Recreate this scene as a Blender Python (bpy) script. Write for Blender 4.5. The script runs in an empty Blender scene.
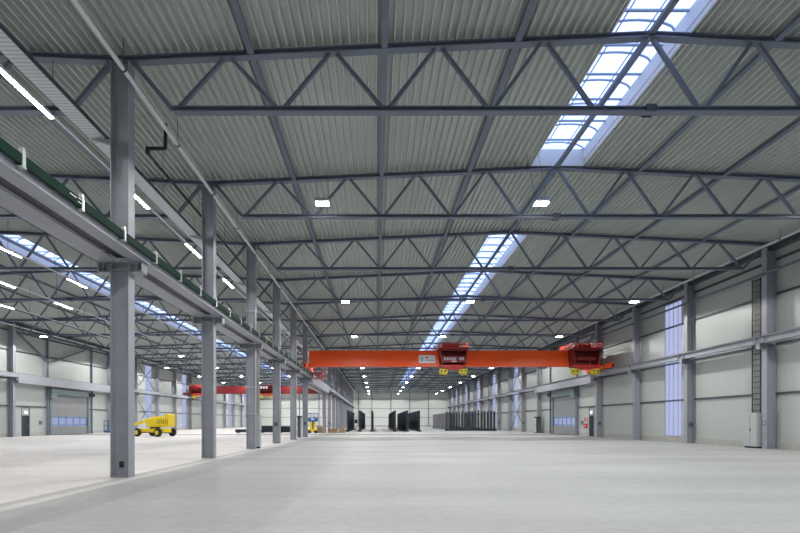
import bpy, math, random
from mathutils import Vector, Matrix
random.seed(4)
S = bpy.context.scene
COL = S.collection

# ------------------------------------------------------------ camera, sky, exposure
cam_d = bpy.data.cameras.new('camera')
cam = bpy.data.objects.new('camera', cam_d); COL.objects.link(cam)
cam.location = (0, 0, 1.5); cam.rotation_euler = (math.pi/2, 0, 0)
cam_d.sensor_fit = 'HORIZONTAL'; cam_d.sensor_width = 36; cam_d.lens = 426*36/800
cam_d.shift_x = (400-376)/800; cam_d.shift_y = (421.7-266.5)/800
cam_d.clip_end = 500; cam_d.clip_start = .05
S.camera = cam
S.view_settings.view_transform = 'Standard'; S.view_settings.look = 'None'
S.view_settings.exposure = 0.0; S.view_settings.gamma = 1; S.view_settings.use_curve_mapping = False
S.cycles.sample_clamp_indirect = 3.0
w = bpy.data.worlds.new('sky'); S.world = w; w.use_nodes = True
bg = w.node_tree.nodes['Background']
bg.inputs[0].default_value = (.50, .64, 1.0, 1); bg.inputs[1].default_value = 2.5
LAMP_W = 1250.0      # power of one high bay lamp
TUBE_E = 120.0        # emission of the linear lamps
LENS_E = 60.0

# ------------------------------------------------------------ materials
def mat(name, col, rough=.5, metal=0.0, spec=.5, noise=0.0, nscale=3.0):
    m = bpy.data.materials.new(name); m.use_nodes = True
    nt = m.node_tree; b = nt.nodes['Principled BSDF']
    b.inputs['Base Color'].default_value = (*col, 1)
    b.inputs['Roughness'].default_value = rough
    b.inputs['Metallic'].default_value = metal
    b.inputs['Specular IOR Level'].default_value = spec
    if noise:
        g = nt.nodes.new('ShaderNodeNewGeometry'); n = nt.nodes.new('ShaderNodeTexNoise')
        n.inputs['Scale'].default_value = nscale; n.inputs['Detail'].default_value = 4
        nt.links.new(g.outputs['Position'], n.inputs['Vector'])
        r = nt.nodes.new('ShaderNodeMapRange')
        r.inputs['From Min'].default_value = .3; r.inputs['From Max'].default_value = .7
        r.inputs['To Min'].default_value = 1-noise; r.inputs['To Max'].default_value = 1+noise
        nt.links.new(n.outputs['Fac'], r.inputs['Value'])
        v = nt.nodes.new('ShaderNodeVectorMath'); v.operation = 'SCALE'
        v.inputs[0].default_value = col
        nt.links.new(r.outputs['Result'], v.inputs['Scale'])
        nt.links.new(v.outputs['Vector'], b.inputs['Base Color'])
    return m
def emis(name, col, st):
    m = bpy.data.materials.new(name); m.use_nodes = True
    nt = m.node_tree; nt.nodes.clear()
    e = nt.nodes.new('ShaderNodeEmission'); o = nt.nodes.new('ShaderNodeOutputMaterial')
    e.inputs[0].default_value = (*col, 1); e.inputs[1].default_value = st
    nt.links.new(e.outputs[0], o.inputs[0]); return m
def sheet(name, tcol, dcol, f):
    m = bpy.data.materials.new(name); m.use_nodes = True
    nt = m.node_tree; nt.nodes.clear()
    t = nt.nodes.new('ShaderNodeBsdfTransparent'); d = nt.nodes.new('ShaderNodeBsdfTranslucent')
    x = nt.nodes.new('ShaderNodeMixShader'); o = nt.nodes.new('ShaderNodeOutputMaterial')
    t.inputs[0].default_value = (*tcol, 1); d.inputs[0].default_value = (*dcol, 1); x.inputs[0].default_value = f
    nt.links.new(t.outputs[0], x.inputs[1]); nt.links.new(d.outputs[0], x.inputs[2]); nt.links.new(x.outputs[0], o.inputs[0])
    return m
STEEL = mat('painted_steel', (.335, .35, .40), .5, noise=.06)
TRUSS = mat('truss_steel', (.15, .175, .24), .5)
DARK = mat('dark_steel', (.07, .08, .10), .5)
GALV = mat('galvanised', (.50, .53, .55), .4, .3)
PIPE = mat('light_pipe', (.80, .82, .85), .4)
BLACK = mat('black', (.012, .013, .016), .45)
PLATE = mat('black_plate', (.018, .024, .042), .5, noise=.3, nscale=1.5)
GREEN = mat('green_rail', (.003, .028, .018), .7, spec=.15)
DECK = mat('roof_deck', (.52, .56, .54), .5, noise=.05, nscale=.4)
CURB = mat('skylight_curb', (.60, .59, .58), .5)
WHITE = mat('white', (.90, .90, .90), .4)
ORANGE = mat('crane_orange', (.98, .10, .006), .38)
RED = mat('crane_red', (.55, .03, .016), .45)
DRED = mat('dark_crane_red', (.15, .005, .008), .5)
BRED = mat('trolley_dark_red', (.20, .010, .010), .5)
YEL = mat('yellow', (.90, .68, .015), .45)
YELH = mat('hook_yellow', (.72, .60, .03), .45)
BLUE = mat('blue', (.02, .12, .32), .45)
RUB = mat('rubber', (.03, .028, .022), .8)
WOOD = mat('wood', (.42, .26, .14), .8, noise=.25, nscale=6)
CAB = mat('cabinet_grey', (.46, .49, .50), .45)
DOORM = mat('door_slats', (.30, .31, .325), .45)
DGR = mat('door_frame_green', (.17, .22, .23), .5)
DDOOR = mat('dark_door', (.012, .022, .03), .5)
REDS = mat('red_sign', (.55, .02, .03), .5)
CONC = mat('concrete_plinth', (.42, .42, .40), .8, noise=.08)
TEAL = mat('pale_teal', (.45, .70, .68), .5)
INK = mat('grey_lettering', (.42, .42, .48), .5)
SKYL = sheet('skylight_sheet', (.92, .95, 1), (.80, .86, 1), .45)
STRIP = sheet('wall_light_sheet', (.60, .56, .56), (.60, .56, .56), .5)
GLASS = sheet('door_glass', (.52, .50, .50), (.5, .48, .48), .4)
LENS = emis('lamp_lens', (1, .98, .95), LENS_E)
TUBE = emis('tube_light', (1, .97, .92), TUBE_E)
EXIT = emis('lit_exit_sign', (.75, 1, .85), 2.5)

def wallmat(name, col, axis, period=1.0):
    m = mat(name, col, .42)
    nt = m.node_tree; b = nt.nodes['Principled BSDF']
    g = nt.nodes.new('ShaderNodeNewGeometry'); s = nt.nodes.new('ShaderNodeSeparateXYZ')
    nt.links.new(g.outputs['Position'], s.inputs[0])
    d = nt.nodes.new('ShaderNodeMath'); d.operation = 'DIVIDE'; d.inputs[1].default_value = period
    nt.links.new(s.outputs[axis], d.inputs[0])
    f = nt.nodes.new('ShaderNodeMath'); f.operation = 'FRACT'; nt.links.new(d.outputs[0], f.inputs[0])
    c = nt.nodes.new('ShaderNodeValToRGB'); e = c.color_ramp.elements
    c.color_ramp.interpolation = 'LINEAR'
    e[0].position = 0; e[0].color = (*[k*.80 for k in col], 1)
    e[1].position = .03; e[1].color = (*col, 1)
    x = e.new(.5); x.color = (*col, 1)
    x = e.new(.52); x.color = (*[k*.95 for k in col], 1)
    x = e.new(.54); x.color = (*col, 1)
    nt.links.new(f.outputs[0], c.inputs[0]); nt.links.new(c.outputs[0], b.inputs['Base Color'])
    return m
WALLY = wallmat('wall_panel_side', (.47, .505, .49), 1)
WALLX = wallmat('wall_panel_end', (.68, .70, .67), 0, 1.0)

def floormat():
    m = bpy.data.materials.new('concrete_floor'); m.use_nodes = True
    nt = m.node_tree; b = nt.nodes['Principled BSDF']; N = nt.nodes.new; L = nt.links.new
    g = N('ShaderNodeNewGeometry'); s = N('ShaderNodeSeparateXYZ'); L(g.outputs['Position'], s.inputs[0])
    c = N('ShaderNodeValToRGB'); c.color_ramp.interpolation = 'CONSTANT'
    mr = N('ShaderNodeMapRange'); mr.inputs['From Min'].default_value = -40; mr.inputs['From Max'].default_value = 40
    L(s.outputs['X'], mr.inputs['Value']); L(mr.outputs['Result'], c.inputs[0])
    e = c.color_ramp.elements
    def pos(x): return (x+40)/80
    e[0].position = 0; e[0].color = (.74, .715, .70, 1)
    e[1].position = pos(-6.90); e[1].color = (.50, .49, .48, 1)
    x = e.new(pos(-6.84)); x.color = (.62, .61, .60, 1)
    x = e.new(pos(-6.35)); x.color = (.42, .43, .425, 1)
    x = e.new(pos(-5.25)); x.color = (.475, .485, .48, 1)
    mp = N('ShaderNodeMapping'); mp.inputs['Scale'].default_value = (.12, .5, 1)
    mp.inputs['Rotation'].default_value = (0, 0, math.radians(12))
    L(g.outputs['Position'], mp.inputs[0])
    n1 = N('ShaderNodeTexNoise'); n1.inputs['Scale'].default_value = 1.0; n1.inputs['Detail'].default_value = 5
    L(mp.outputs[0], n1.inputs['Vector'])
    n2 = N('ShaderNodeTexNoise'); n2.inputs['Scale'].default_value = 5.0; n2.inputs['Detail'].default_value = 6
    L(g.outputs['Position'], n2.inputs['Vector'])
    a = N('ShaderNodeMapRange'); a.inputs['From Min'].default_value = .3; a.inputs['From Max'].default_value = .7
    a.inputs['To Min'].default_value = .87; a.inputs['To Max'].default_value = 1.10; L(n1.outputs['Fac'], a.inputs['Value'])
    a2 = N('ShaderNodeMapRange'); a2.inputs['From Min'].default_value = .3; a2.inputs['From Max'].default_value = .7
    a2.inputs['To Min'].default_value = .94; a2.inputs['To Max'].default_value = 1.06; L(n2.outputs['Fac'], a2.inputs['Value'])
    mu = N('ShaderNodeMath'); mu.operation = 'MULTIPLY'; L(a.outputs[0], mu.inputs[0]); L(a2.outputs[0], mu.inputs[1])
    v = N('ShaderNodeVectorMath'); v.operation = 'SCALE'; L(c.outputs[0], v.inputs[0]); L(mu.outputs[0], v.inputs['Scale'])
    L(v.outputs[0], b.inputs['Base Color'])
    b.inputs['Roughness'].default_value = .62; b.inputs['Specular IOR Level'].default_value = .28
    return m
FLOOR = floormat()

def traymat():
    m = mat('perforated_tray', (.45, .48, .52), .5)
    nt = m.node_tree; b = nt.nodes['Principled BSDF']
    g = nt.nodes.new('ShaderNodeNewGeometry'); wv = nt.nodes.new('ShaderNodeTexWave')
    wv.bands_direction = 'Y'; wv.inputs['Scale'].default_value = 3.2
    nt.links.new(g.outputs['Position'], wv.inputs['Vector'])
    r = nt.nodes.new('ShaderNodeMix'); r.data_type = 'RGBA'
    r.inputs[6].default_value = (.50, .54, .58, 1); r.inputs[7].default_value = (.72, .76, .80, 1)
    nt.links.new(wv.outputs['Fac'], r.inputs[0]); nt.links.new(r.outputs[2], b.inputs['Base Color'])
    return m
TRAY = traymat()

# ------------------------------------------------------------ mesh helpers
class MB:
    def __init__(s): s.v = []; s.f = []
    def add(s, vs, fs):
        n = len(s.v); s.v += [tuple(v) for v in vs]; s.f += [tuple(i+n for i in f) for f in fs]; return s
    def box(s, x0, x1, y0, y1, z0, z1):
        if x0 > x1: x0, x1 = x1, x0
        if y0 > y1: y0, y1 = y1, y0
        if z0 > z1: z0, z1 = z1, z0
        return s.add([(x0,y0,z0),(x1,y0,z0),(x1,y1,z0),(x0,y1,z0),(x0,y0,z1),(x1,y0,z1),(x1,y1,z1),(x0,y1,z1)],
            [(0,3,2,1),(4,5,6,7),(0,1,5,4),(1,2,6,5),(2,3,7,6),(3,0,4,7)])
    def sweep(s, prof, p0, p1, up=(0,0,1)):
        """extrude closed 2D profile [(a,b)] from p0 to p1; b runs along up"""
        p0 = Vector(p0); p1 = Vector(p1); d = (p1-p0).normalized(); u = Vector(up)
        a = d.cross(u).normalized(); u = a.cross(d).normalized(); n = len(prof)
        vs = [p0+a*x+u*y for x, y in prof]+[p1+a*x+u*y for x, y in prof]
        fs = [(i, (i+1) % n, n+(i+1) % n, n+i) for i in range(n)]
        fs += [tuple(range(n-1, -1, -1)), tuple(range(n, 2*n))]
        return s.add(vs, fs)
    def bar(s, p0, p1, w_, h, up=(0,0,1)):
        return s.sweep([(-w_/2,-h/2),(w_/2,-h/2),(w_/2,h/2),(-w_/2,h/2)], p0, p1, up)
    def ibeam(s, p0, p1, h, b, up=(0,0,1), tf=.022, tw=.014):
        hh, bb, t = h/2, b/2, tw/2
        return s.sweep([(-bb,-hh),(bb,-hh),(bb,-hh+tf),(t,-hh+tf),(t,hh-tf),(bb,hh-tf),(bb,hh),(-bb,hh),(-bb,hh-tf),(-t,hh-tf),(-t,-hh+tf),(-bb,-hh+tf)], p0, p1, up)
    def cyl(s, p0, p1, r, n=12, r2=None):
        p0 = Vector(p0); p1 = Vector(p1); d = (p1-p0).normalized()
        u = Vector((0,0,1)) if abs(d.z) < .9 else Vector((1,0,0))
        a = d.cross(u).normalized(); u = a.cross(d).normalized(); r2 = r if r2 is None else r2
        c = [(math.cos(2*math.pi*i/n), math.sin(2*math.pi*i/n)) for i in range(n)]
        vs = [p0+a*x*r+u*y*r for x, y in c]+[p1+a*x*r2+u*y*r2 for x, y in c]
        fs = [(i, (i+1) % n, n+(i+1) % n, n+i) for i in range(n)]+[tuple(range(n-1,-1,-1)), tuple(range(n, 2*n))]
        return s.add(vs, fs)
    def prism(s, poly, y0, y1):
        """poly [(x,z)] extruded in Y"""
        n = len(poly)
        vs = [(x, y0, z) for x, z in poly]+[(x, y1, z) for x, z in poly]
        fs = [(i, (i+1) % n, n+(i+1) % n, n+i) for i in range(n)]+[tuple(range(n-1,-1,-1)), tuple(range(n, 2*n))]
        return s.add(vs, fs)
    def build(s, name, m, parent=None, loc=None, bevel=0):
        me = bpy.data.meshes.new(name)
        me.from_pydata(s.v, [], s.f); me.materials.append(m)
        import bmesh
        b = bmesh.new(); b.from_mesh(me); bmesh.ops.recalc_face_normals(b, faces=b.faces); b.to_mesh(me); b.free()
        o = bpy.data.objects.new(name, me); COL.objects.link(o)
        if parent: o.parent = parent
        if loc: o.location = loc
        if bevel:
            md = o.modifiers.new('bevel', 'BEVEL'); md.width = bevel; md.segments = 2; md.limit_method = 'ANGLE'
        return o
def tag(o, label=None, cat=None, group=None, kind=None):
    if label: o['label'] = label
    if cat: o['category'] = cat
    if group: o['group'] = group
    if kind: o['kind'] = kind
    return o
def thing(name, label, cat, loc=(0,0,0), rz=0, group=None):
    o = bpy.data.objects.new(name, None); COL.objects.link(o); o.location = loc; o.rotation_euler = (0,0,rz)
    o.empty_display_size = .2
    return tag(o, label, cat, group)
def kids(o): return [c for c in bpy.data.objects if c.parent == o]
def dup(o, parent=None):
    c = o.copy(); COL.objects.link(c); c.parent = parent
    for k in KIDS.get(o.name) or kids(o): dup(k, c)
    return c
KIDS = {}
def freeze(o):
    KIDS[o.name] = kids(o)
    for k in KIDS[o.name]: freeze(k)
ORD = ['nearest','second','third','fourth','fifth','sixth','seventh','eighth','ninth','tenth','eleventh','twelfth','thirteenth',
 'fourteenth','fifteenth','sixteenth','seventeenth','eighteenth','nineteenth','twentieth','twenty-first','twenty-second','twenty-third']
def nth(i): return ORD[0]+' to the camera' if i == 0 else ORD[i]+' from the camera'

# ------------------------------------------------------------ dimensions
XM, XR, XL = -6.9, 21.75, -35.55            # column lines
CX_R, CX_L, HS = 7.43, -21.23, 14.33        # roof ridges and half span
WX_R, WX_L = 22.12, -35.95                  # inner wall faces
Y0, Y1 = -9.4, 131.6
YC = [5.6, 11.6, 17.6, 23.6, 29.6, 35.6, 41.6]+[56.9+6.2*k for k in range(12)]
YT = [11.6, 17.6, 23.6, 29.6, 35.6, 41.6, 49.25]+[56.9+6.2*k for k in range(12)]
def ztop(x):                                 # top of the truss top chords = underside of the deck
    c = CX_R if x > XM else CX_L
    return 12.07-.0475*abs(x-c)

# ------------------------------------------------------------ floor, roof, walls
tag(MB().box(WX_L-.2, WX_R+.2, Y0-.2, Y1+.2, -.3, 0).build('floor', FLOOR), kind='structure')
tag(MB().box(WX_L, WX_R, 48.2, 50.0, -.02, .012).build('trim_1', mat('floor_joint', (.15,.15,.15), .7)), kind='structure')

def deck():
    m = MB()
    P = .24
    SK = [(CX_R-1.05, CX_R+1.05), (CX_L-1.05, CX_L+1.05)]
    segs = [(Y0, -6.4, False), (-6.4, 17.55, True), (17.55, 23.75, False), (23.75, 125.1, True), (125.1, Y1, False)]
    pts = []
    x = WX_L-.05
    while x < WX_R+.1:
        z = ztop(x)
        pts += [(x, z), (x+.036, ztop(x+.036)), (x+.07, ztop(x+.07)+.16), (x+.206, ztop(x+.206)+.16)]
        x += P
    pts.append((x, ztop(x)))
    for i in range(len(pts)-1):
        (xa, za), (xb, zb) = pts[i], pts[i+1]
        mid = (xa+xb)/2
        hole = any(a < mid < b for a, b in SK)
        for (ya, yb, op) in segs:
            if hole and op: continue
            m.add([(xa,ya,za),(xb,ya,zb),(xb,yb,zb),(xa,yb,za)], [(0,1,2,3)])
    return m
tag(deck().build('ceiling', DECK), kind='structure')
# outer roof skin keeps daylight out above the deck
m = MB()
for (xa, xb) in ((WX_L-.2, CX_L-1.15), (CX_L+1.15, XM), (XM, CX_R-1.15), (CX_R+1.15, WX_R+.2)):
    za, zb = ztop(xa+1e-3)+.2, ztop(xb-1e-3)+.2
    if xa == XM: za = ztop(XM+.001)+.2
    m.add([(xa,Y0-.2,za),(xb,Y0-.2,zb),(xb,Y1+.2,zb),(xa,Y1+.2,za),(xa,Y0-.2,za+.2),(xb,Y0-.2,zb+.2),(xb,Y1+.2,zb+.2),(xa,Y1+.2,za+.2)],
          [(0,1,2,3),(4,5,6,7),(0,1,5,4),(2,3,7,6),(0,3,7,4),(1,2,6,5)])
for c in (CX_R, CX_L):
    for ya, yb in ((Y0-.2, -6.4), (17.55, 23.75), (125.1, Y1+.2)):
        m.box(c-1.2, c+1.2, ya, yb, 12.2, 12.4)
tag(m.build('ceiling_insulation', GALV), kind='structure')

def holed_wall(name, x0, x1, holes, zt, mt):
    cuts = sorted({Y0-.2, Y1+.2}|{h[0] for h in holes}|{h[1] for h in holes})
    m = MB()
    for a, b in zip(cuts, cuts[1:]):
        hs = sorted([(h[2], h[3]) for h in holes if h[0] <= a+1e-6 and h[1] >= b-1e-6])
        z = 0
        for (ha, hb) in hs:
            if ha > z: m.box(x0, x1, a, b, z, ha)
            z = hb
        m.box(x0, x1, a, b, z, zt)
    return tag(m.build(name, mt), kind='structure')
STR_R = [(30.8,32.7),(66.3,68.3),(78.8,80.8),(91.2,93.2),(103.6,105.6),(116,118)]
STR_L = STR_R[1:]
DOORH = [(47.0,53.0,0,4.95),(43.2,44.2,0,2.95)]
holed_wall('wall_right', WX_R, WX_R+.15, [(a,b,.42,10.35) for a,b in STR_R]+DOORH, ztop(WX_R)+.2, WALLY)
holed_wall('wall_left', WX_L-.15, WX_L, [(a,b,.42,10.35) for a,b in STR_L]+DOORH, ztop(WX_L)+.2, WALLY)
def gable(name, y0, y1):
    m = MB()
    m.prism([(WX_L-.2,0),(WX_R+.2,0),(WX_R+.2,11.55),(CX_R,12.25),(XM,11.55),(CX_L,12.25),(WX_L-.2,11.55)], y0, y1)
    return tag(m.build(name, WALLX), kind='structure')
gable('wall_back', Y1, Y1+.15)
gable('wall_front', Y0-.15, Y0)
def runs(holes):                              # stretches between the openings at floor level
    r = []; y = Y0
    for a, b in sorted(holes):
        r.append((y, a)); y = b
    r.append((y, Y1)); return r
for nm, xa, xb, hs in (('baseboard_right', WX_R-.06, WX_R, DOORH), ('baseboard_left', WX_L, WX_L+.06, DOORH)):
    m = MB()
    for a, b in runs([(h[0]-.25, h[1]+.25) for h in hs]): m.box(xa, xb, a, b, 0, .36)
    tag(m.build(nm, CONC), kind='structure')
tag(MB().box(WX_L+.06, WX_R-.06, Y1-.06, Y1, 0, .36).build('baseboard_back', CONC), kind='structure')
TN = [2]
def trim(m, mt=TRUSS):
    o = m.build('trim_%d' % TN[0], mt); TN[0] += 1; return tag(o, kind='structure')
# horizontal girts on the walls
for z in (3.06, 5.80, 8.55, 10.45):
    for (xa, xb) in ((WX_R-.10, WX_R), (WX_L, WX_L+.10)):
        m = MB()
        if z < 4: rr = runs([(46.75, 53.25)])
        else: rr = [(Y0, Y1)]
        for a, b in rr: m.box(xa, xb, a, b, z-.06, z+.06)
        trim(m, DARK)
for z in (2.85, 5.60, 8.5): trim(MB().box(WX_L, WX_R, Y1-.07, Y1, z-.06, z+.06), TRUSS)
for x in (XR+.15, XL-.15): trim(MB().box(x-.18, x+.18, Y0, Y1, 10.95, 11.18), DARK)    # eave beams behind the columns

# light strips in the side walls
WN = [1]
def strip_window(xw, side, a, b):
    root = bpy.data.objects.new('window_%d' % WN[0], None); COL.objects.link(root); WN[0] += 1
    root.location = (xw, (a+b)/2, .42); tag(root, kind='structure')
    h = 10.35-.42; hw = (b-a)/2
    x0 = .05*side
    MB().box(x0, x0+.02*side, -hw, hw, 0, h).build('pane', STRIP, root)
    f = MB()
    for y in (-hw+.02, hw-.02): f.box(0, .1*side, y-.03, y+.03, 0, h)
    for k in (1, 2, 3):
        y = -hw+k*2*hw/4; f.box(x0-.01*side, x0+.03*side, y-.012, y+.012, 0, h)
    f.box(0, .1*side, -hw, hw, -.02, .03); f.box(0, .1*side, -hw, hw, h-.03, h+.02)
    f.build('window_frame', GALV, root)
for a, b in STR_R: strip_window(WX_R, 1, a, b)
for a, b in STR_L: strip_window(WX_L, -1, a, b)

# skylights on both ridges
def skylight(cx, ya, yb, hasend):
    root = bpy.data.objects.new('window_%d' % WN[0], None); COL.objects.link(root); WN[0] += 1
    root.location = (cx, ya, 12.0); tag(root, kind='structure')
    L = yb-ya; W = 1.06; zc = .68
    c = MB()
    for s in (-1, 1): c.box(s*W, s*(W+.05), 0, L, 0, zc)
    for y in (0, L): c.box(-W, W, y-.03 if y else 0, y+.03 if not y else y, 0, zc)
    c.build('curb', CURB, root)
    n = 14; R = []
    for i in range(n+1):
        t = math.pi*i/n; R.append((-math.cos(t)*W, zc+math.sin(t)*.28))
    p = MB()
    vs = [(x, 0, z) for x, z in R]+[(x, L, z) for x, z in R]
    p.add(vs, [(i, i+1, n+2+i, n+1+i) for i in range(n)])
    p.add([(x, 0, z) for x, z in R], [tuple(range(n+1))]); p.add([(x, L, z) for x, z in R], [tuple(range(n+1))])
    p.build('pane', SKYL, root)
    g = MB(); y = .5; k = 0
    while y < L:
        for i in range(n): g.bar((R[i][0]*.985, y, R[i][1]-.03), (R[i+1][0]*.985, y, R[i+1][1]-.03), .05, .04)
        g.bar((-W, y+.5, zc-.02), (W, y+.5, zc-.02), .06, .05)
        y += 1.06; k += 1
    g.bar((-.42, 0, zc+.22), (-.42, L, zc+.22), .035, .035)
    g.bar((.42, 0, zc+.22), (.42, L, zc+.22), .03, .03)
    g.build('glazing_bars', mat('glazing_bar', (.32,.38,.52), .5), root)
for cx in (CX_R, CX_L):
    skylight(cx, -6.4, 17.5, True); skylight(cx, 23.8, 125.1, True)

# ------------------------------------------------------------ roof trusses
def make_truss():
    t = thing('roof_truss', '', 'roof truss', (CX_R, YT[0], 9.9))
    def zt(x): return 12.07-.0475*abs(x)-9.9
    m = MB()
    for s in (-1, 1):
        m.ibeam((0, 0, zt(0)-.075), (s*HS, 0, zt(HS)-.075), .15, .19, tf=.03, tw=.03)
    m.box(-.12, .12, -.10, .10, zt(0)-.15, zt(0)-.01)
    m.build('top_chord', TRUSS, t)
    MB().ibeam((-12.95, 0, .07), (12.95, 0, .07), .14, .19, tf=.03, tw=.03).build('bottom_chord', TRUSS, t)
    m = MB()
    for y in (-.115, .115): m.box(-.14, .14, y-.015, y+.015, -.03, .17)
    for x in (-.08, .08):
        m.cyl((x, -.145, .07), (x, .145, .07), .02, 6)
    m.build('splice_plate', DARK, t)
    P = HS/5
    for k in range(-5, 5):
        xb = (k+.5)*P
        for kk in (k, k+1):
            xt = kk*P
            if abs(kk) == 5: xt = math.copysign(HS-.22, kk)
            d = .09 if abs(kk) < 5 else .11
            xo = xb+math.copysign(.10, xt-xb)
            z1 = zt(xt)-.15
            xt2 = xt-math.copysign(.10, xt-xb)
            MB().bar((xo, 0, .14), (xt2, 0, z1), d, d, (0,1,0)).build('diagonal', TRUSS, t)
    return t
tr0 = make_truss(); freeze(tr0)
bpy.context.view_layer.update()
first = True
def truss_label(i, hall):
    base = 'lattice roof truss over the %s' % hall
    if i == 0: return base+', nearest the camera and highest in the picture'
    return base+', '+nth(i)
for hall, cx in (('main hall', CX_R), ('left side hall', CX_L)):
    for i, y in enumerate(YT):
        o = tr0 if first else dup(tr0); first = False
        o.location = (cx, y, 9.9); tag(o, truss_label(i, hall), 'roof truss', 'roof trusses over the '+hall)

# longitudinal ties between trusses, one run per node line
for hall, cx in (('main hall', CX_R), ('left side hall', CX_L)):
    for j, dx in enumerate((-10.8, -7.2, -3.6, 0, 3.4, 6.9, 10.6)):
        x = cx+dx
        y_a = Y0 if hall == 'main hall' else 5
        z = ztop(x)-.085
        m = MB()
        ys = [y_a]+YT+[Y1-.02]
        for a, b in zip(ys, ys[1:]):
            m.bar((x, a+(.1 if a > y_a+.1 else 0), z), (x, b-.1, z), .17, .11)
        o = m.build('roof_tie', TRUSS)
        where = ('under the skylight' if dx == 0 else '%s line on the %s of the skylight' % (['','first','second','third'][{-3.6:1,-7.2:2,-10.8:3,3.4:1,6.9:2,10.6:3}[dx]], 'left' if dx < 0 else 'right'))
        tag(o, 'steel roof tie of the %s, %s' % (hall, where), 'roof tie', 'long roof ties of the '+hall)
        if dx == 0:
            for yt in YT:
                MB().box(x-.1, x+.1, yt-.14, yt-.10, ztop(x)-.2, ztop(x)-.02).build('clamp', DARK, o) if yt < 45 else None

# ------------------------------------------------------------ columns
def make_column(sides):
    """sides: which X directions carry a crane bracket"""
    t = thing('steel_column', '', 'column')
    MB().ibeam((0,0,.03), (0,0,11.22), .49, .30, (1,0,0)).build('shaft', STEEL, t)
    MB().box(-.25, .25, -.155, .155, 0, .03).build('base_plate', STEEL, t)
    for s in sides:
        m = MB(); m.ibeam((s*.25,0,5.67), (s*.60,0,5.67), .30, .26, tf=.025)
        m.box(s*.58, s*.60, -.13, .13, 5.52, 5.82)
        m.box(s*.45, s*.47, -.12, .12, 5.60, 5.80)
        m.build('crane_bracket', STEEL, t)
    m = MB()
    for z in (5.595, 5.80): m.box(-.21, .21, -.15, .15, z-.012, z+.012)
    m.box(-.10, .10, -.20, .20, 11.18, 11.22)
    m.build('stiffener', STEEL, t)
    return t
def place_cols(x, sides, ys, fmt, group, box_side):
    p = make_column(sides); freeze(p); out = []
    for i, y in enumerate(ys):
        o = p if i == 0 else dup(p)
        o.location = (x, y, 0); tag(o, (fmt % nth(i)) if '%s' in fmt else fmt, 'column', group); out.append(o)
    for i, o in enumerate(out):
        if i in (0,): continue
        if i in (4, 6, 8) or (i == 2 and x > 0):
            MB().box(-.09, .09, -.27, -.155, 1.2, 1.45).build('junction_box', DARK, o)
    return out
CM = place_cols(XM, (-1, 1), YC, 'grey steel column of the middle row between the two halls, %s', 'columns between the two halls', 1)
for i, o in enumerate(CM):
    tag(o, ['grey steel column outside the left edge of the frame, carrying the near crane beam',
            'large grey steel column in the left foreground, nearest one in view'][i] if i < 2 else
        'grey column of the middle row, %s counted from the large foreground column' % ORD[i-1])
CRr = place_cols(XR, (-1,), YC[2:], '', 'columns along the right wall', 1)
for i, o in enumerate(CRr):
    tag(o, ['grey steel wall column just outside the right edge of the frame',
        'grey steel column on the right wall beside the light grey cabinet and tall cable ladder'][i] if i < 2 else
        'grey column against the right wall, %s counted from the grey cabinet' % ORD[i-1])
CL = place_cols(XL, (1,), [y for y in YC if y > 35], 'grey column against the far left wall, %s', 'columns along the left wall', 1)
# cover plate and sticker on the right column
MB().box(.26, .30, -.26, -.20, .03, 2.0).build('cover_plate', STEEL, CRr[1])
o = MB().cyl((-.245, -.02, 1.43), (-.262, -.02, 1.43), .10, 20).build('round_sticker', BLUE, CRr[1]); o['label'] = 'round blue sticker with a white centre'
MB().cyl((-.262, -.02, 1.43), (-.266, -.02, 1.43), .045, 14).build('sticker_centre', WHITE, CRr[1])
m = MB()
for z in (1.95, 3.42, 7.6):
    m.box(-.26, .26, -.165, -.15, z-.025, z+.025); m.box(.246, .262, -.165, .165, z-.025, z+.025)
m.build('strap', GALV, CM[3])
MB().box(-.06, .06, -.02, 0, .25, .42).build('socket', BLACK, CM[1], (-.02, -.0, 0))

# transfer beams that carry the truss in the wide door bay
for x, nm in ((XM, 'between the two halls'), (XR, 'on the right wall'), (XL, 'on the left wall')):
    tag(MB().ibeam((x, 41.8, 10.95), (x, 56.7, 10.95), .56, .3).build('transfer_beam', TRUSS), 'deep grey steel roof beam spanning the wide door bay %s' % nm, 'beam')

# gable posts on the end wall
for i, x in enumerate((-29.4, -23.6, -17.6, -11.8, -5.4, -1.3, 4.6, 10.4, 16.2)):
    o = MB().ibeam((x, Y1-.19, 0), (x, Y1-.19, 11.3), .22, .18, (0,1,0)).build('wall_post', TRUSS)
    tag(o, 'slim grey post on the far end wall, %s from the left' % (ORD[i] if i else 'first'), 'post', 'posts on the end wall')
# posts and V bracing in the door bays, X bracing further on
for side, xw, sn in ((-1, WX_R, 'right wall'), (1, WX_L, 'left wall')):
    x = xw+side*.19
    for y, nn in ((46.4, 'near'), (53.6, 'far')):
        tag(MB().bar((x, y, 0), (x, y, 10.9), .16, .16, (0,1,0)).build('wall_post', TRUSS), 'slim dark post on the %s at the %s side of the roller door' % (sn, nn), 'post')
    o = thing('wall_brace', 'V shaped steel bracing high on the %s above the roller door' % sn, 'brace', (x+side*.2, 46.4, 7.9))
    MB().bar((0,0,0), (0,-4.6,2.7), .15, .15).build('brace_arm', TRUSS, o)
    MB().bar((0,0,0), (0,6.6,2.7), .15, .15).build('brace_arm', TRUSS, o)
    o = thing('wall_brace', 'crossed steel bracing on the %s in front of a tall light strip' % sn, 'brace', (x, 66.2, 0))
    for (za, zb) in ((.4, 5.4), (6.3, 10.8)):
        for s in (-1, 1):
            MB().bar((0.03*s, -2.9*s, za), (0.03*s, 2.9*s, zb), .07, .07).build('brace_rod', TRUSS, o)

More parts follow.
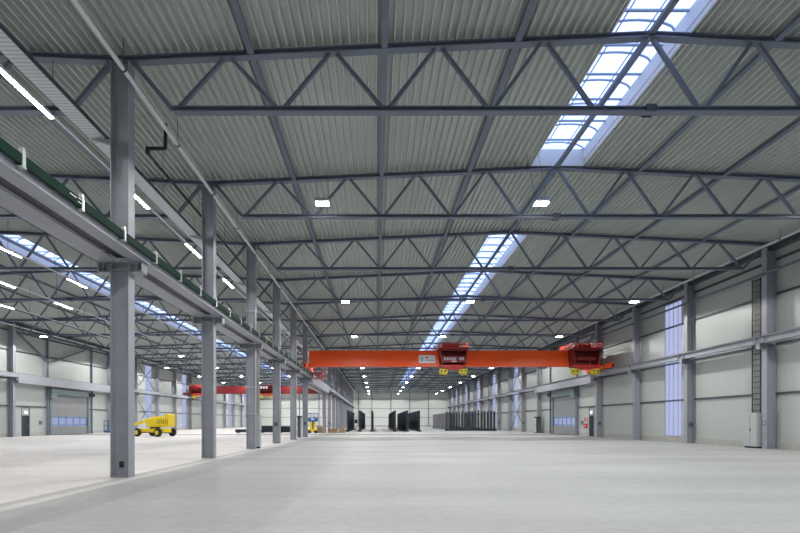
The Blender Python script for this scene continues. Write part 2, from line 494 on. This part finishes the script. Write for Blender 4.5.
# ------------------------------------------------------------ crane runway beams, one per bay
def runway(x, ys, where, clipside):
    prev = None
    for i, (a, b) in enumerate(zip(ys, ys[1:])):
        deep = b-a > 10
        zb = 5.30 if deep else 5.82
        m = MB()
        if clipside == 1:
            m.box(x-.17, x+.17, a+.012, b-.012, zb+.03, 6.19); m.box(x-.18, x+.2, a+.012, b-.012, zb, zb+.03)
            m.box(x-.17, x+.17, a+.012, b-.012, 6.19, 6.22)
        else: m.ibeam((x, a+.012, (zb+6.22)/2), (x, b-.012, (zb+6.22)/2), 6.22-zb, .34 if clipside == -2 else .30, tf=.03)
        if deep: zlab = 'deep grey crane runway beam over the wide bay %s' % where
        else: zlab = 'grey runway beam %s, bay %s' % (where, nth(i))
        # bearing plates for deep beam sit beside the brackets
        o = m.build('crane_runway_beam', STEEL)
        tag(o, zlab, 'runway beam', 'crane runway beams '+where)
        MB().box(x-.03, x+.03, a+.012, b-.012, 6.22, 6.27).build('rail', DARK, o)
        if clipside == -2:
            MB().box(x+.17, x+.40, a+.2, b-.2, zb, zb+.02).build('cover_sheet', STEEL, o)
            MB().box(x+.41, x+.66, a+.2, b-.2, zb+.06, zb+.08).build('gap_shade_sheet', BLACK, o)  # black sheet stands in for the shade in the gap between the beams
            MB().cyl((x-.19, a+.012, zb+.01), (x-.19, b-.012, zb+.01), .018, 6).build('cable', BLACK, o)
        if clipside != 1 and (b < 50 or deep):
            for yy in (a+.25, b-.25):
                MB().box(x-.13, x+.13, yy-.01, yy+.01, zb+.035, 6.185).build('web_plate', STEEL, o)
runway(XM+.47, YC, 'on the main hall side of the columns', 1)
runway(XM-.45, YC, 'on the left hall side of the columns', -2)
runway(XR-.47, YC[2:], 'along the right wall', -1)
runway(XL+.47, [35.6, 41.6]+YC[7:], 'along the left wall', 1)

# green conductor rail along the near runway
g = thing('conductor_rail', 'dark green conductor rail clipped along the crane beam of the middle columns', 'conductor rail', (XM+.72, 5.6, 5.97))
MB().box(-.02, .03, 0, 36.0, 0, .19).build('rail_body', GREEN, g)
MB().box(-.03, -.02, 0, 36.0, .19, .215).build('top_cable', mat('green_cable', (.006,.06,.036), .7, spec=.2), g)
y = 1.83
while y < 36:
    h = MB().box(-.04, .04, y-.03, y+.03, .19, .30); h.box(.03, .05, y-.03, y+.03, -.03, .2); h.box(-.1, .05, y-.05, y+.05, -.05, -.02)
    o = h.build('rail_holder', GALV, g)
    y += 1.5
for yy, zz in ((3.05, .12), (3.28, .15), (3.28, .07)):
    MB().box(.031, .034, yy-.09, yy+.09, zz, zz+.018).build('white_dash', WHITE, g)

# ------------------------------------------------------------ pipes, trays
def long_pipe(name, x, z, ya, yb, r, mt, label, cat, hang=6.0, up=None):
    t = thing(name, label, cat, (x, ya, z))
    MB().cyl((0,0,0), (0,yb-ya,0), r, 10).build('pipe', mt, t)
    y = 2
    hg = MB().cyl((0,0,0), (0,0,ztop(x)-z), .012, 6).cyl((0,-.02,0), (0,.02,0), r*1.35, 10).build('hanger', DARK, t, (0,y,0))
    while y+hang < yb-ya:
        y += hang; c = hg.copy(); COL.objects.link(c); c.location = (0,y,0)
long_pipe('roof_pipe', XM+.38, 10.60, 0, Y1, .06, PIPE, 'pale grey pipe running under the roof along the middle columns', 'pipe', 3.0)
long_pipe('roof_pipe', XR-.85, 10.95, 5, Y1, .06, PIPE, 'pale grey pipe running under the eave of the right wall', 'pipe', 3.0)
long_pipe('roof_pipe', XL+.75, 10.75, 25, Y1, .06, PIPE, 'pale grey pipe running under the eave of the left wall', 'pipe', 3.0)
t = thing('drain_pipe', 'black roof drain pipe with two bends behind the middle columns', 'pipe', (0, 13.8, 10.2))
m = MB(); m.cyl((XM+.08,0,.95), (XM+.08,0,.15), .055); m.cyl((XM+.08,0,.15), (-7.4,0,.15), .055)
m.cyl((-7.4,0,.19), (-7.4,0,-.03), .065); m.cyl((-7.4,0,0), (-7.4,110,0), .055)
m.build('pipe', BLACK, t)
hg = MB().cyl((-7.4,0,0), (-7.4,0,ztop(-7.4)-10.2), .01, 5).build('hanger', DARK, t, (0,1,0))
for k in range(1, 36): c = hg.copy(); COL.objects.link(c); c.location = (0,1+3*k,0)
t = thing('cable_tray', 'wide perforated cable tray bolted beside the middle columns in the left hall', 'cable tray', (-7.58, 3, 9.2))
MB().box(-.22, .22, 0, 125, 0, .012).build('tray_floor', TRAY, t)
for s in (-1, 1): MB().box(s*.22, s*.235, 0, 125, 0, .11).build('tray_side', DARK, t)
for yc in YC[1:]:
    MB().prism([(-.24,-.03),(.44,-.03),(.44,-.22)], yc-3-.04, yc-3+.04).build('tray_bracket', GALV, t)
t = thing('cable_tray', 'narrow cable tray running across the wall columns high on the right wall', 'cable tray', (XR-.33, 10, 9.63))
MB().box(-.07, .07, 0, 118, 0, .012).build('tray_floor', TRUSS, t)
for s in (-1, 1): MB().box(s*.07, s*.08, 0, 118, 0, .09).build('tray_side', TRUSS, t)
for yc in YC[3:]: MB().box(.03, .075, yc-10-.1, yc-10+.1, -.05, 0).build('tray_bracket', DARK, t)

def cable_ladder(x, y, z0, z1, label):
    t = thing('cable_ladder', label, 'cable ladder', (x, y, z0)); H = z1-z0
    for s in (-1, 1): MB().box(-.03, .03, s*.26-.02, s*.26+.02, 0, H).build('ladder_side', DARK, t)
    z = .15
    while z < H:
        MB().box(-.02, .02, -.24, .24, z-.02, z+.02).build('rung', DARK, t); z += .32
    m = MB()
    for k in range(6): m.cyl((.035, -.18+k*.072, 0), (.035, -.18+k*.072, H), .033, 6)
    m.build('cables', mat('grey_cable', (.25,.26,.24), .6), t)
cable_ladder(XR-.12, 24.22, 2.0, 9.62, 'tall dark cable ladder rising from the light grey cabinet on the right wall')
cable_ladder(XM+.18, 24.2, 1.9, 5.6, 'short dark cable ladder above the white cabinet beside a middle column')

def cabinet(x0, x1, y0, y1, h, label, front, dark=False):
    t = thing('electrical_cabinet', label, 'cabinet', ((x0+x1)/2, (y0+y1)/2, 0))
    hx, hy = (x1-x0)/2, (y1-y0)/2
    MB().box(-hx, hx, -hy, hy, .1, h).build('body', CAB, t, bevel=.01)
    MB().box(-hx+.03, hx-.03, -hy+.03, hy-.03, 0, .1).build('plinth', BLACK, t)
    if dark:
        MB().box(-hx+.02, hx-.02, -hy-.02, -hy, .12, h-.02).build('side_panel', DARK, t)
        MB().box(-hx-.03, hx+.03, -hy-.04, hy, h, h+.16).build('top_box', BLACK, t)
    for s in (-1, 1):
        d = MB().box(front*hx, front*(hx+.02), s*.012, s*(hy-.02), .14, h-.04).build('door', CAB, t)
    MB().box(front*(hx+.02), front*(hx+.045), -.05, -.01, h*.48, h*.48+.16).build('handle', BLACK, d)
cabinet(XR-.42, XR-.02, 23.86, 24.72, 2.0, 'light grey cabinet with two doors at the foot of the right wall column', -1)
cabinet(XM+.02, XM+.38, 23.86, 24.2, 1.9, 'white cabinet at the foot of the third column of the middle row', 1)
cabinet(XM-.60, XM-.28, 40.6, 41.3, 1.9, 'dark fronted cabinet standing beside a far middle column', 1, True)
cabinet(XR-.75, XR-.10, 55.9, 56.55, 2.0, 'dark topped cabinet beside the wall column past the right roller door', -1, True)

# ------------------------------------------------------------ doors
def roller_door(n, xw, side, sn):
    """side points into the hall"""
    t = bpy.data.objects.new('door_%d' % n, None); COL.objects.link(t); t.location = (xw, 50, 0); tag(t, kind='structure')
    X = lambda a: side*a
    m = MB(); z = .05
    while z < 4.6:
        if not 1.1 < z+.06 < 2.0:
            m.box(X(-.02), X(.05), -2.95, 2.95, z, z+.18); m.box(X(-.02), X(-.01), -2.95, 2.95, z+.18, z+.25)
        z += .25
    m.build('curtain', DOORM, t)
    m = MB().box(X(-.02), X(.03), -2.95, 2.95, 1.06, 1.14); m.box(X(-.02), X(.03), -2.95, 2.95, 1.98, 2.06)
    for k in range(6): m.box(X(-.02), X(.03), -2.95+k*1.16, -2.95+k*1.16+.06, 1.1, 2.0)
    m.build('window_frame', BLUE, t)
    MB().box(X(-.005), X(.005), -2.9, 2.9, 1.14, 1.98).build('pane', GLASS, t)
    MB().box(X(-.02), X(.05), -2.95, 2.95, 0, .06).build('bottom_seal', BLACK, t)
    for s in (-1, 1):
        MB().box(X(0), X(.16), s*2.95, s*3.2, 0, 4.95).build('jamb', DGR, t)
    MB().box(X(0), X(.5), -3.2, 2.6, 4.5, 5.15).build('roll_housing', DGR, t)
    MB().box(X(.08), X(.55), -3.45, -2.75, 4.1, 5.2).build('motor_box', DGR, t)
    MB().box(X(.05), X(.6), 2.6, 3.6, 4.6, 5.0).build('roll_bearing', BLACK, t)
roller_door(1, WX_R, -1, 'right'); roller_door(2, WX_L, 1, 'left')
def man_door(n, xw, side):
    t = bpy.data.objects.new('door_%d' % n, None); COL.objects.link(t); t.location = (xw, 43.7, 0); tag(t, kind='structure')
    X = lambda a: side*a
    d = MB().box(X(-.08), X(-.02), -.46, .46, 0, 2.1).build('door_leaf', DDOOR, t)
    MB().box(X(-.02), X(.04), .32, .4, 1.02, 1.07).build('handle', GALV, d)
    MB().box(X(-.08), X(-.03), -.46, .46, 2.14, 2.92).build('transom_panel', WALLY, t)
    m = MB()
    for s in (-1, 1): m.box(X(-.1), X(.03), s*.46, s*.52, 0, 2.98)
    m.box(X(-.1), X(.03), -.46, .46, 2.1, 2.15); m.box(X(-.1), X(.03), -.46, .46, 2.92, 2.98)
    m.build('door_frame', TRUSS, t)
man_door(3, WX_R, -1); man_door(4, WX_L, 1)
for xw, side, sn in ((WX_R, -1, 'right'), (WX_L, 1, 'left')):
    t = thing('exit_lamp', 'small lit lamp above the dark side door in the %s wall' % sn, 'lamp', (xw, 43.7, 2.45))
    MB().box(side*-.03, side*.05, -.2, .2, -.12, .14).build('housing', WHITE, t)
    MB().box(side*.05, side*.055, -.18, .18, -.1, .12).build('lens', EXIT, t)
    t = thing('wall_switch_box', 'small grey control box beside the %s roller door' % sn, 'control box', (xw, 45.6, 1.2))
    MB().box(side*.0, side*.14, -.13, .13, 0, .4).build('box_body', TRUSS, t)
    MB().cyl((side*.14, 0, .28), (side*.16, 0, .28), .04, 10).build('button', REDS, t)
for i, (z, h) in enumerate(((1.55, .35), (.85, .45))):
    t = tag(MB().box(WX_R-.14 if i else WX_R-.03, WX_R, 44.5, 45.15, z, z+h).build('fire_sign' if i == 0 else 'hose_box', REDS),
            ['small red sign on the right wall above the red box by the dark door', 'red box on the right wall beside the dark door'][i], ['sign', 'fire box'][i])
    if i == 0: MB().box(WX_R-.035, WX_R-.03, 44.62, 44.8, z+.08, z+.27).build('symbol', WHITE, t)
    else: MB().box(WX_R-.145, WX_R-.14, 44.6, 45.05, z+.2, z+.25).build('stripe', WHITE, t)

# ------------------------------------------------------------ lamps
def make_highbay():
    t = thing('high_bay_lamp', '', 'lamp')
    MB().box(-.28, .28, -.16, .16, .03, .14).build('housing', GALV, t, bevel=.02)
    m = MB()
    for k in range(7): m.box(-.24+k*.08-.008, -.24+k*.08+.008, -.14, .14, .14, .20)
    m.build('heat_sink', DARK, t)
    MB().box(-.25, .25, -.14, .14, 0, .03).build('lens', LENS, t)
    m = MB(); m.bar((0,0,.18), (0,0,.26), .04, .04, (0,1,0)); m.build('bracket', DARK, t)
    return t
hb = make_highbay(); freeze(hb)
spot = bpy.data.lights.new('high_bay_light', 'SPOT'); spot.energy = LAMP_W; spot.spot_size = math.radians(161); spot.spot_blend = .12
spot.shadow_soft_size = .15; spot.color = (1, .985, .95)
LY = [4.6, 16.7, 29.3, 41.3, 53.6, 65.6, 77.6, 89.8, 102, 114, 125]
first = True
def lamp(x, y, z, label, grp):
    global first
    o = hb if first else dup(hb); first = False
    o.location = (x, y, z); tag(o, label, 'lamp', grp)
    for s in (-1, 1):
        dx = s*.22-(.35 if 6 < x < 7 else 0)
        MB().cyl((s*.22,0,.13), (dx,0,ztop(x+dx)-z-.01), .008, 5).build('suspension_wire', DARK, o)
    L = bpy.data.objects.new('lamp_light', spot); COL.objects.link(L); L.parent = o; L.location = (0, 0, -.06)
    return o
for nm, x in (('left', -2.1), ('middle', 6.48), ('right', 17.75)):
    for i, y in enumerate(LY, 1):
        if y < 10: lab = 'high bay lamp of the main hall, %s row, %s' % (nm, 'behind the camera' if y < 0 else 'just above the frame')
        else: lab = 'bright high bay lamp of the main hall, %s row, %s in view' % (nm, ORD[i-2] if i > 2 else 'nearest')
        lamp(x, y, 10.03 if y < 20 else 9.72, lab, 'high bay lamps in the main hall')
for nm, x in (('left', -32.2), ('middle', -24.5), ('right', -15.8)):
    for i, y in enumerate([30.5]*0+LY[3:]):
        lamp(x, y, 9.72, 'bright high bay lamp of the left hall, %s row, %s in view' % (nm, ORD[i] if i else 'nearest'), 'high bay lamps in the left hall')

# linear lamps on rails in the left hall
def make_tube():
    t = thing('linear_lamp', '', 'lamp')
    MB().box(-.075, .075, -.84, .84, 0.0, .075).build('housing', WHITE, t)
    MB().box(-.05, .05, -.80, .80, -.015, 0).build('tube', TUBE, t)
    return t
tb = make_tube(); freeze(tb); first_t = True
for nm, x, ya in (('beside the middle columns', -8.8, 0), ('second from the middle columns', -17.8, 0), ('third from the middle columns', -22.2, 0), ('closest to the left wall', -26.5, 0)):
    t = thing('lamp_rail', 'thin pale lamp rail of the left hall, %s' % nm, 'lamp rail', (x, ya, 9.81))
    MB().box(-.03, .03, 0, 44-ya, 0, .05).build('rail_body', PIPE, t)
    hg = MB().cyl((0,0,.05), (0,0,ztop(x)-9.81), .01, 5).build('hanger', DARK, t, (0,2.6,0))
    for k in range(1, 14): c = hg.copy(); COL.objects.link(c); c.location = (0,2.6+3*k,0)
    for i, y in enumerate((10.75, 15.65, 20.55, 25.4, 30.3, 5.85)):  # last position is an unseen lamp added to brighten the near floor
        o = tb if first_t else dup(tb); first_t = False
        o.location = (x, y, 9.735)
        tag(o, 'glowing linear lamp on the rail %s, %s' % (nm, ['nearest in view','second away','third away','fourth away','fifth away','added just outside the frame','behind that, outside the frame'][i]), 'lamp', 'linear lamps in the left hall')

# ------------------------------------------------------------ cranes
def trolley(t_parent_label, cx, yf, zb, zt, mt, cat='crane trolley', marks=True, hooks=True):
    """side trolley hanging on the near face of the girder; local origin at centre, bottom"""
    t = thing('crane_trolley', t_parent_label, cat, (cx, yf, zb))
    H = zt-zb
    m = MB()                                         # railed top frame
    MB().box(-1.33, 1.33, -1.2, 1.48, H-.44, H-.42).build('bounce_stop_floor', DARK, t)  # unseen dark sheet added over the red frame to cut its bounce light
    m.box(-1.35, 1.35, -1.25, 1.5, H-.52, H-.44)
    for z in (H-.04, H-.24):
        m.box(-1.35, 1.35, -1.25, -1.20, z-.03, z+.03)
        for s in (-1, 1): m.box(s*1.35, s*1.30, -1.25, 1.5, z-.03, z+.03)
    for k in range(7): m.box(-1.35+k*.44, -1.31+k*.44, -1.25, -1.20, H-.44, H)
    m.build('top_frame', mt, t)
    MB().box(-1.0, .5, -.9, -.3, H-.44, H-.08).build('hoist_motor', BRED, t)
    m = MB(); m.prism([(-1.12,.30),(1.05,.30),(1.28,H-.52),(-1.28,H-.52)], -.35, -.05)
    
    for q in (-1, 1):
        m.add([(q*.98,-1.15,.32),(q*1.06,-1.15,.32),(q*1.28,-1.15,H-.52),(q*1.18,-1.15,H-.52),(q*.98,-.3,.32),(q*1.06,-.3,.32),(q*1.28,-.3,H-.52),(q*1.18,-.3,H-.52)],
              [(0,1,2,3),(4,5,6,7),(0,1,5,4),(1,2,6,5),(2,3,7,6),(3,0,4,7)])
    m.prism([(-1.3,H-.75),(1.3,H-.75),(1.3,H-.52),(-1.3,H-.52)], -1.2, -.35)
    m.build('trolley_body', BRED if mt is RED else mt, t)
    MB().cyl((-.9,-.75,.95), (.9,-.75,.95), .27, 16).build('rope_drum', BRED, t)
    m = MB(); m.box(-1.22, 1.15, -1.0, -.1, .12, .32); m.box(-.75, .75, -.95, -.3, -.1, .12)
    m.build('lower_beam', RED, t)
    for s in (-1, 1):
        h = MB(); h.box(s*.52, s*1.30, -.9, -.55, -.46, -.02); h.box(s*.60, s*1.22, -.88, -.57, -.56, -.46)
        hb_ = h.build('hook_block', YELH, t, bevel=.05)
        k = MB(); k.cyl((s*.78,-.92,-.24), (s*.78,-.9,-.24), .09, 12); k.cyl((s*1.10,-.92,-.24), (s*1.10,-.9,-.24), .09, 12)
        k.build('sheave', DARK, hb_)
        r = MB()
        for dx in (.8, 1.08): r.cyl((s*dx,-.72,-.02), (s*dx,-.72,.85), .012, 5)
        r.build('rope', BLACK, t)
    if marks:
        m = MB()
        for k in range(8):
            if k == 5: continue
            x = -.92+k*.235
            m.box(x, x+.16, -1.215, -1.20, .72, .96)
        m.box(-1.0, 1.0, -1.20, -1.16, .9, 1.3) if False else None
        p = MB().box(-1.05, 1.05, -1.20, -1.17, .50, 1.10).build('name_board', BRED, t)
        m.build('lettering', INK, p)
        MB().box(-.22, .22, -1.215, -1.20, .58, .64).build('white_mark', WHITE, p)
    return t

def girder_crane(lab, x0, x1, y, zb, zt, mt, carr, group=None):
    t = thing('bridge_crane', lab, 'crane', ((x0+x1)/2, y, 6.27)); c = (x0+x1)/2
    hw = (x1-x0)/2
    m = MB(); m.box(-hw+.1, hw-.1, -.35, .35, zb-6.27+.03, zt-6.27-.03)
    m.box(-hw+.1, hw-.1, -.41, .41, zt-6.27-.03, zt-6.27); m.box(-hw+.1, hw-.1, -.41, .41, zb-6.27, zb-6.27+.03)
    m.build('girder', mt, t)
    MB().box(-hw+.12, hw-.12, -.39, .39, zt-6.27, zt-6.27+.02).build('bounce_stop_plate', DARK, t)  # unseen dark plate added to keep orange bounce light off the ceiling
    MB().box(-hw+.3, hw-.3, -.05, .05, zt-6.27+.02, zt-6.27+.07).build('trolley_rail', DARK, t)
    for s in (-1, 1):
        e = MB().box(s*hw-.17, s*hw+.17, -carr, carr, .13, .55)
        e.prism([(s*hw-.16,.45),(s*hw+.16,.45),(s*hw+.16,.55),(s*hw-.16,.55)], -1, 1)
        eo = e.build('end_carriage', mt, t, bevel=.02)
        for yy in (-carr+.35, carr-.35):
            MB().cyl((s*hw-.05, yy, .17), (s*hw+.05, yy, .17), .17, 16).build('wheel', DARK, eo)
        for yy in (-carr-.12, carr):
            MB().box(s*hw-.09, s*hw+.09, yy, yy+.12, .2, .4).build('buffer', BLACK, eo)
    m = MB()
    for k in range(2): m.box(-hw+.35, -hw+1.3, 1.0+k*.0-.55, 1.9, -.0-.15-k*.42, -.10-k*.42)
    for dx in (.35, 1.25):
        for dy in (.5, 1.85): m.box(-hw+dx, -hw+dx+.05, dy, dy+.05, -.57, .5)
    m.build('access_cage', RED if mt is ORANGE else DRED, t)
    return t
cr = girder_crane('orange bridge crane spanning the main hall with two side trolleys', XM+.47, XR-.47, 40.6, 6.75, 8.2, ORANGE, 2.3)
sg = MB().box(4.05, 5.62, 40.225, 40.247, 7.04, 7.78).build('crane_sign', WHITE)
tag(sg, 'white sign with faint lettering fixed to the orange crane girder', 'sign')
MB().box(4.16, 4.50, 40.218, 40.225, 7.18, 7.66).build('emblem', TEAL, sg)
MB().box(4.20, 4.42, 40.212, 40.218, 7.24, 7.32).build('emblem_bar', INK, sg)
MB().box(4.66, 4.92, 40.218, 40.225, 7.50, 7.62).build('emblem_mark', RED, sg)
m = MB()
for k in range(11): m.box(4.60+k*.088, 4.60+k*.088+.06, 40.218, 40.225, 7.24, 7.36)
m.build('lettering', INK, sg)
bpy.context.view_layer.update()
trolley('dark red crane trolley with lettering board and yellow hook blocks, nearer the skylight', 7.15, 40.2, 6.42, 8.75, RED)
t2 = trolley('dark red crane trolley at the right wall end of the orange girder', 19.35, 40.2, 6.42, 8.75, RED, marks=False)
MB().box(-.45, .0, -.37, -.36, 1.0, 1.25).build('white_mark', WHITE, t2)
for s in (-1, 1): MB().bar((s*.9-.2,-.4,.5), (s*.7-.35,-.4,1.2), .05, .03, (0,1,0)).build('bright_strut', GALV, t2)
girder_crane('dark red bridge crane spanning the left side hall far behind the columns', XL+.47, XM-.47, 80, 6.75, 8.15, DRED, 2.2)
t3 = trolley('dark red crane trolley with a white mark hanging on the far left hall crane', -20.2, 79.6, 6.42, 8.3, DRED, marks=False)
m = MB()
for k in range(3): m.box(-1.1+k*.5, -.75+k*.5, -1.29, -1.26, 1.15, 1.6)
m.build('white_mark', WHITE, t3)
t4 = trolley('dark red crane trolley at the left wall end of the far crane', -32.8, 79.6, 6.42, 8.3, DRED, marks=False)

# ------------------------------------------------------------ boom lift
t = thing('boom_lift', 'yellow wheeled boom lift with a blue cage behind the foreground column', 'boom lift', (-22.5, 43.4, 0))
ch = Vector((-1, 0, 0))
yaw = math.radians(-20)
R = Matrix.Rotation(yaw, 3, 'Z')
def rb(m, f=R):
    m.v = [tuple(f @ Vector(v)) for v in m.v]; return m
rb(MB().box(-1.6, 1.6, -.55, .55, .42, .82).box(-.9, .9, -.7, .7, .5, .7)).build('chassis', YEL, t, bevel=.04)
for sx in (-1, 1):
    rb(MB().box(sx*1.35-.1, sx*1.35+.1, -.8, .8, .32, .5)).build('axle', DARK, t)
    for sy in (-1, 1):
        wh = rb(MB().cyl((sx*1.35, sy*.78, .42), (sx*1.35, sy*1.06, .42), .42, 24)).build('wheel', RUB, t, bevel=.05)
        rb(MB().cyl((sx*1.35, sy*1.04, .42), (sx*1.35, sy*1.085, .42), .22, 16)).build('wheel_rim', YELH, wh)
MB().cyl((0,0,.8), (0,0,1.0), .5, 20).build('turntable', DARK, t)
m = MB(); m.prism([(-.55,.98),(1.65,.98),(1.7,1.15),(1.7,2.28),(1.35,2.32),(1.3,2.0),(-.5,1.85),(-.62,1.6)], -.75, .75)
m.build('body', YEL, t, bevel=.06)
m = MB()
for k in range(6): m.box(.55+k*.2, .65+k*.2, -.765, -.75, 1.3, 1.75)
m.build('grille', mat('grille', (.45,.30,.02), .6), t)
MB().bar((.9,-.2,1.95), (-.2,-.2,1.9), .3, .22, (0,0,1)).build('upper_boom', YEL, t)
MB().bar((-.4,0,1.72), (-2.15,0,1.22), .28, .26, (0,0,1)).build('boom', YEL, t, bevel=.03)
MB().bar((-2.15,0,1.22), (-2.4,0,.95), .22, .2, (0,0,1)).build('knuckle', WHITE, t)
MB().bar((-2.4,0,.98), (-3.75,0,.75), .16, .16, (0,0,1)).build('jib', YEL, t)
cg = MB().box(-5.0, -3.8, -.4, .4, .42, .62).build('cage_floor', BLUE, t)
m = MB()
for x in (-4.97, -4.6, -4.2, -3.83):
    for y in (-.37, .37): m.bar((x,y,.55), (x,y,1.62), .045, .045, (0,1,0))
for z in (1.1, 1.6):
    for y in (-.37, .37): m.bar((-5,y,z), (-3.8,y,z), .045, .045)
    for x in (-4.97, -3.83): m.bar((x,-.4,z), (x,.4,z), .045, .045)
m.build('cage_rail', BLUE, t)
MB().box(-4.1, -3.83, -.25, .25, 1.1, 1.45).build('control_panel', BLUE, t)

# ------------------------------------------------------------ dark steel stock on the left hall floor
def bundle(x0, x1, y, h, label, n):
    t = thing('steel_bundle', label, 'steel stock', ((x0+x1)/2, y, 0)); hw = (x1-x0)/2
    for s in (-.8, .8): MB().box(s*hw-.06, s*hw+.06, -.6, .6, 0, .12).build('skid', WOOD, t)
    hh = (h-.12)/n
    for k in range(n):
        for j in range(4):
            d = random.uniform(-.1, .1)
            MB().ibeam((-hw+d, -.45+j*.3, .12+hh*(k+.5)), (hw+d, -.45+j*.3, .12+hh*(k+.5)), hh*.96, .24, tf=.03).build('steel_beam', PLATE, t)
bundle(-18.3, -16.2, 56, .5, 'low bundle of dark steel beams on the floor left of the third column', 2)
bundle(-15.2, -13.0, 56, .95, 'stack of dark steel beams seen between the third and fourth columns', 3)
bundle(-12.7, -10.9, 56, .9, 'stack of dark steel beams seen right of the fourth column', 3)
bundle(-16.0, -15.3, 57.8, .9, 'short dark stack half hidden behind the third column', 3)

# scissor lift with blue basket
t = thing('mast_lift', 'small yellow lift with a blue box on top between the middle columns', 'lift', (-8.3, 56, 0))
MB().box(-.55, .55, -.5, .5, .18, .5).build('base', YEL, t, bevel=.03)
for x in (-.42, .42):
    for y in (-.5, .5): MB().cyl((x,y-.08,.2), (x,y+.08,.2), .2, 14).build('wheel', RUB, t)
for x in (-.28, .22): MB().box(x-.13, x+.13, -.15, .15, .45, 1.5).build('mast', YEL, t)
MB().box(-.05, .1, -.2, .2, .45, 1.6).build('ram', BLACK, t)
MB().box(-.62, .62, -.5, .5, 1.5, 2.0).build('basket', BLUE, t, bevel=.03)
m = MB()
for x in (-.6, -.2, .2, .6): m.box(x-.03, x+.03, -.5, -.44, 2.0, 2.6); m.box(x-.03, x+.03, .44, .5, 2.0, 2.6)
for y in (-.5, .44): m.box(-.62, .62, y, y+.06, 2.55, 2.62)
m.build('basket_rail', BLUE, t)
MB().box(-.5, -.1, -.3, .3, 2.0, 2.45).build('white_case', WHITE, t)
MB().box(-.15, .25, -.52, -.50, 1.75, 1.9).build('white_mark', WHITE, t)

def pallet(x, y, n, label):
    t = thing('wooden_pallet_stack', label, 'pallets', (x, y, 0))
    for k in range(n):
        m = MB(); z = k*.145
        for j in range(3): m.box(-.6, .6, -.4+j*.35, -.3+j*.35, z, z+.1)
        for j in range(6): m.box(-.6+j*.21, -.6+j*.21+.15, -.42, .42, z+.1, z+.125)
        m.build('pallet', WOOD, t)
pallet(-7.45, 57.9, 6, 'stack of wooden pallets beside the small yellow lift')
pallet(-5.9, 58.0, 4, 'low stack of wooden pallets right of the taller pallet stack')
t = thing('timber_heap', 'small heap of round timber beside the black racks', 'timber', (-4.6, 58, 0))
k = 0
for r_, n in ((0, 3), (1, 2), (2, 1)):
    for j in range(n):
        x = -.3+j*.3+r_*.15; z = .15+r_*.26
        MB().cyl((x,-.6,z), (x,.6,z), .148, 12).build('log', WOOD, t)
# ------------------------------------------------------------ black plate racks in the far part of the main hall
def plate_rack(x, ya, yb, label, h=3.15, mt=PLATE):
    t = thing('plate_rack', label, 'rack', (x, ya, 0)); L = yb-ya
    MB().box(-.05, .05, 0, L, .2, h).build('panel', mt, t)
    n = int(L/2.4)
    for k in range(n+1):
        yy = .08+k*(L-.16)/n
        MB().box(-.12, .12, yy-.07, yy+.07, .0, h+.04).build('upright', mt, t)
    MB().box(-.30, .30, 0, .3, 0, .25).build('foot', mt, t); MB().box(-.30, .30, L-.3, L, 0, .25).build('foot', mt, t)
    MB().box(-.14, .14, .3, L-.3, .05, .28).build('base_rail', mt, t)
for i, (x, ya, yb) in enumerate(((-4.25,64,82),(-2.45,64,92),(-.62,64,90),(2.88,64,94),(4.70,64,92),(6.5,64,86))):
    plate_rack(x, ya, yb, 'tall black plate rack on the far hall floor, %s of six from the left' % (ORD[i] if i else 'first'))
plate_rack(13.2, 78, 98, 'grey plate rack left of the row of black uprights', 3.1, mat('grey_plate', (.12,.12,.13), .5))
t = thing('shelf_frame', 'pale open shelf frame between the first two black plate racks', 'shelf', (-3.55, 76, 0))
for x in (-.35, .35):
    for y in (-.3, .3): MB().box(x-.04, x+.04, y-.04, y+.04, 0, 2.7).build('post', CAB, t)
for z in (.4, 1.2, 2.0, 2.65): MB().box(-.35, .35, -.3, .3, z-.03, z+.03).build('shelf', CAB, t)
MB().box(-.25, .25, -.2, .2, 1.23, 1.9).build('stored_box', DARK, t)
def comb_rack(x, y, n, step, label, h):
    t = thing('upright_rack', label, 'rack', (x, y, 0)); L = (n-1)*step
    MB().box(-.2, L+.2, -.7, .7, .0, .38).build('base', PLATE, t)
    for k in range(n):
        hh = h*random.uniform(.96, 1.03)
        MB().box(k*step-.055, k*step+.055, -.45, .45, .38, hh).build('upright', PLATE, t)
k = 0
for row, (y, x0, cnt) in enumerate(((70.6, 11.7, 4), (82, 13.9, 3), (94, 15.2, 2))):
    for j in range(cnt):
        comb_rack(x0+j*2.1, y, 4, .53, 'black comb of uprights by the right wall, %s row, %s from the left' % (['nearest','second','third'][row], ORD[j] if j else 'first'), 3.3)
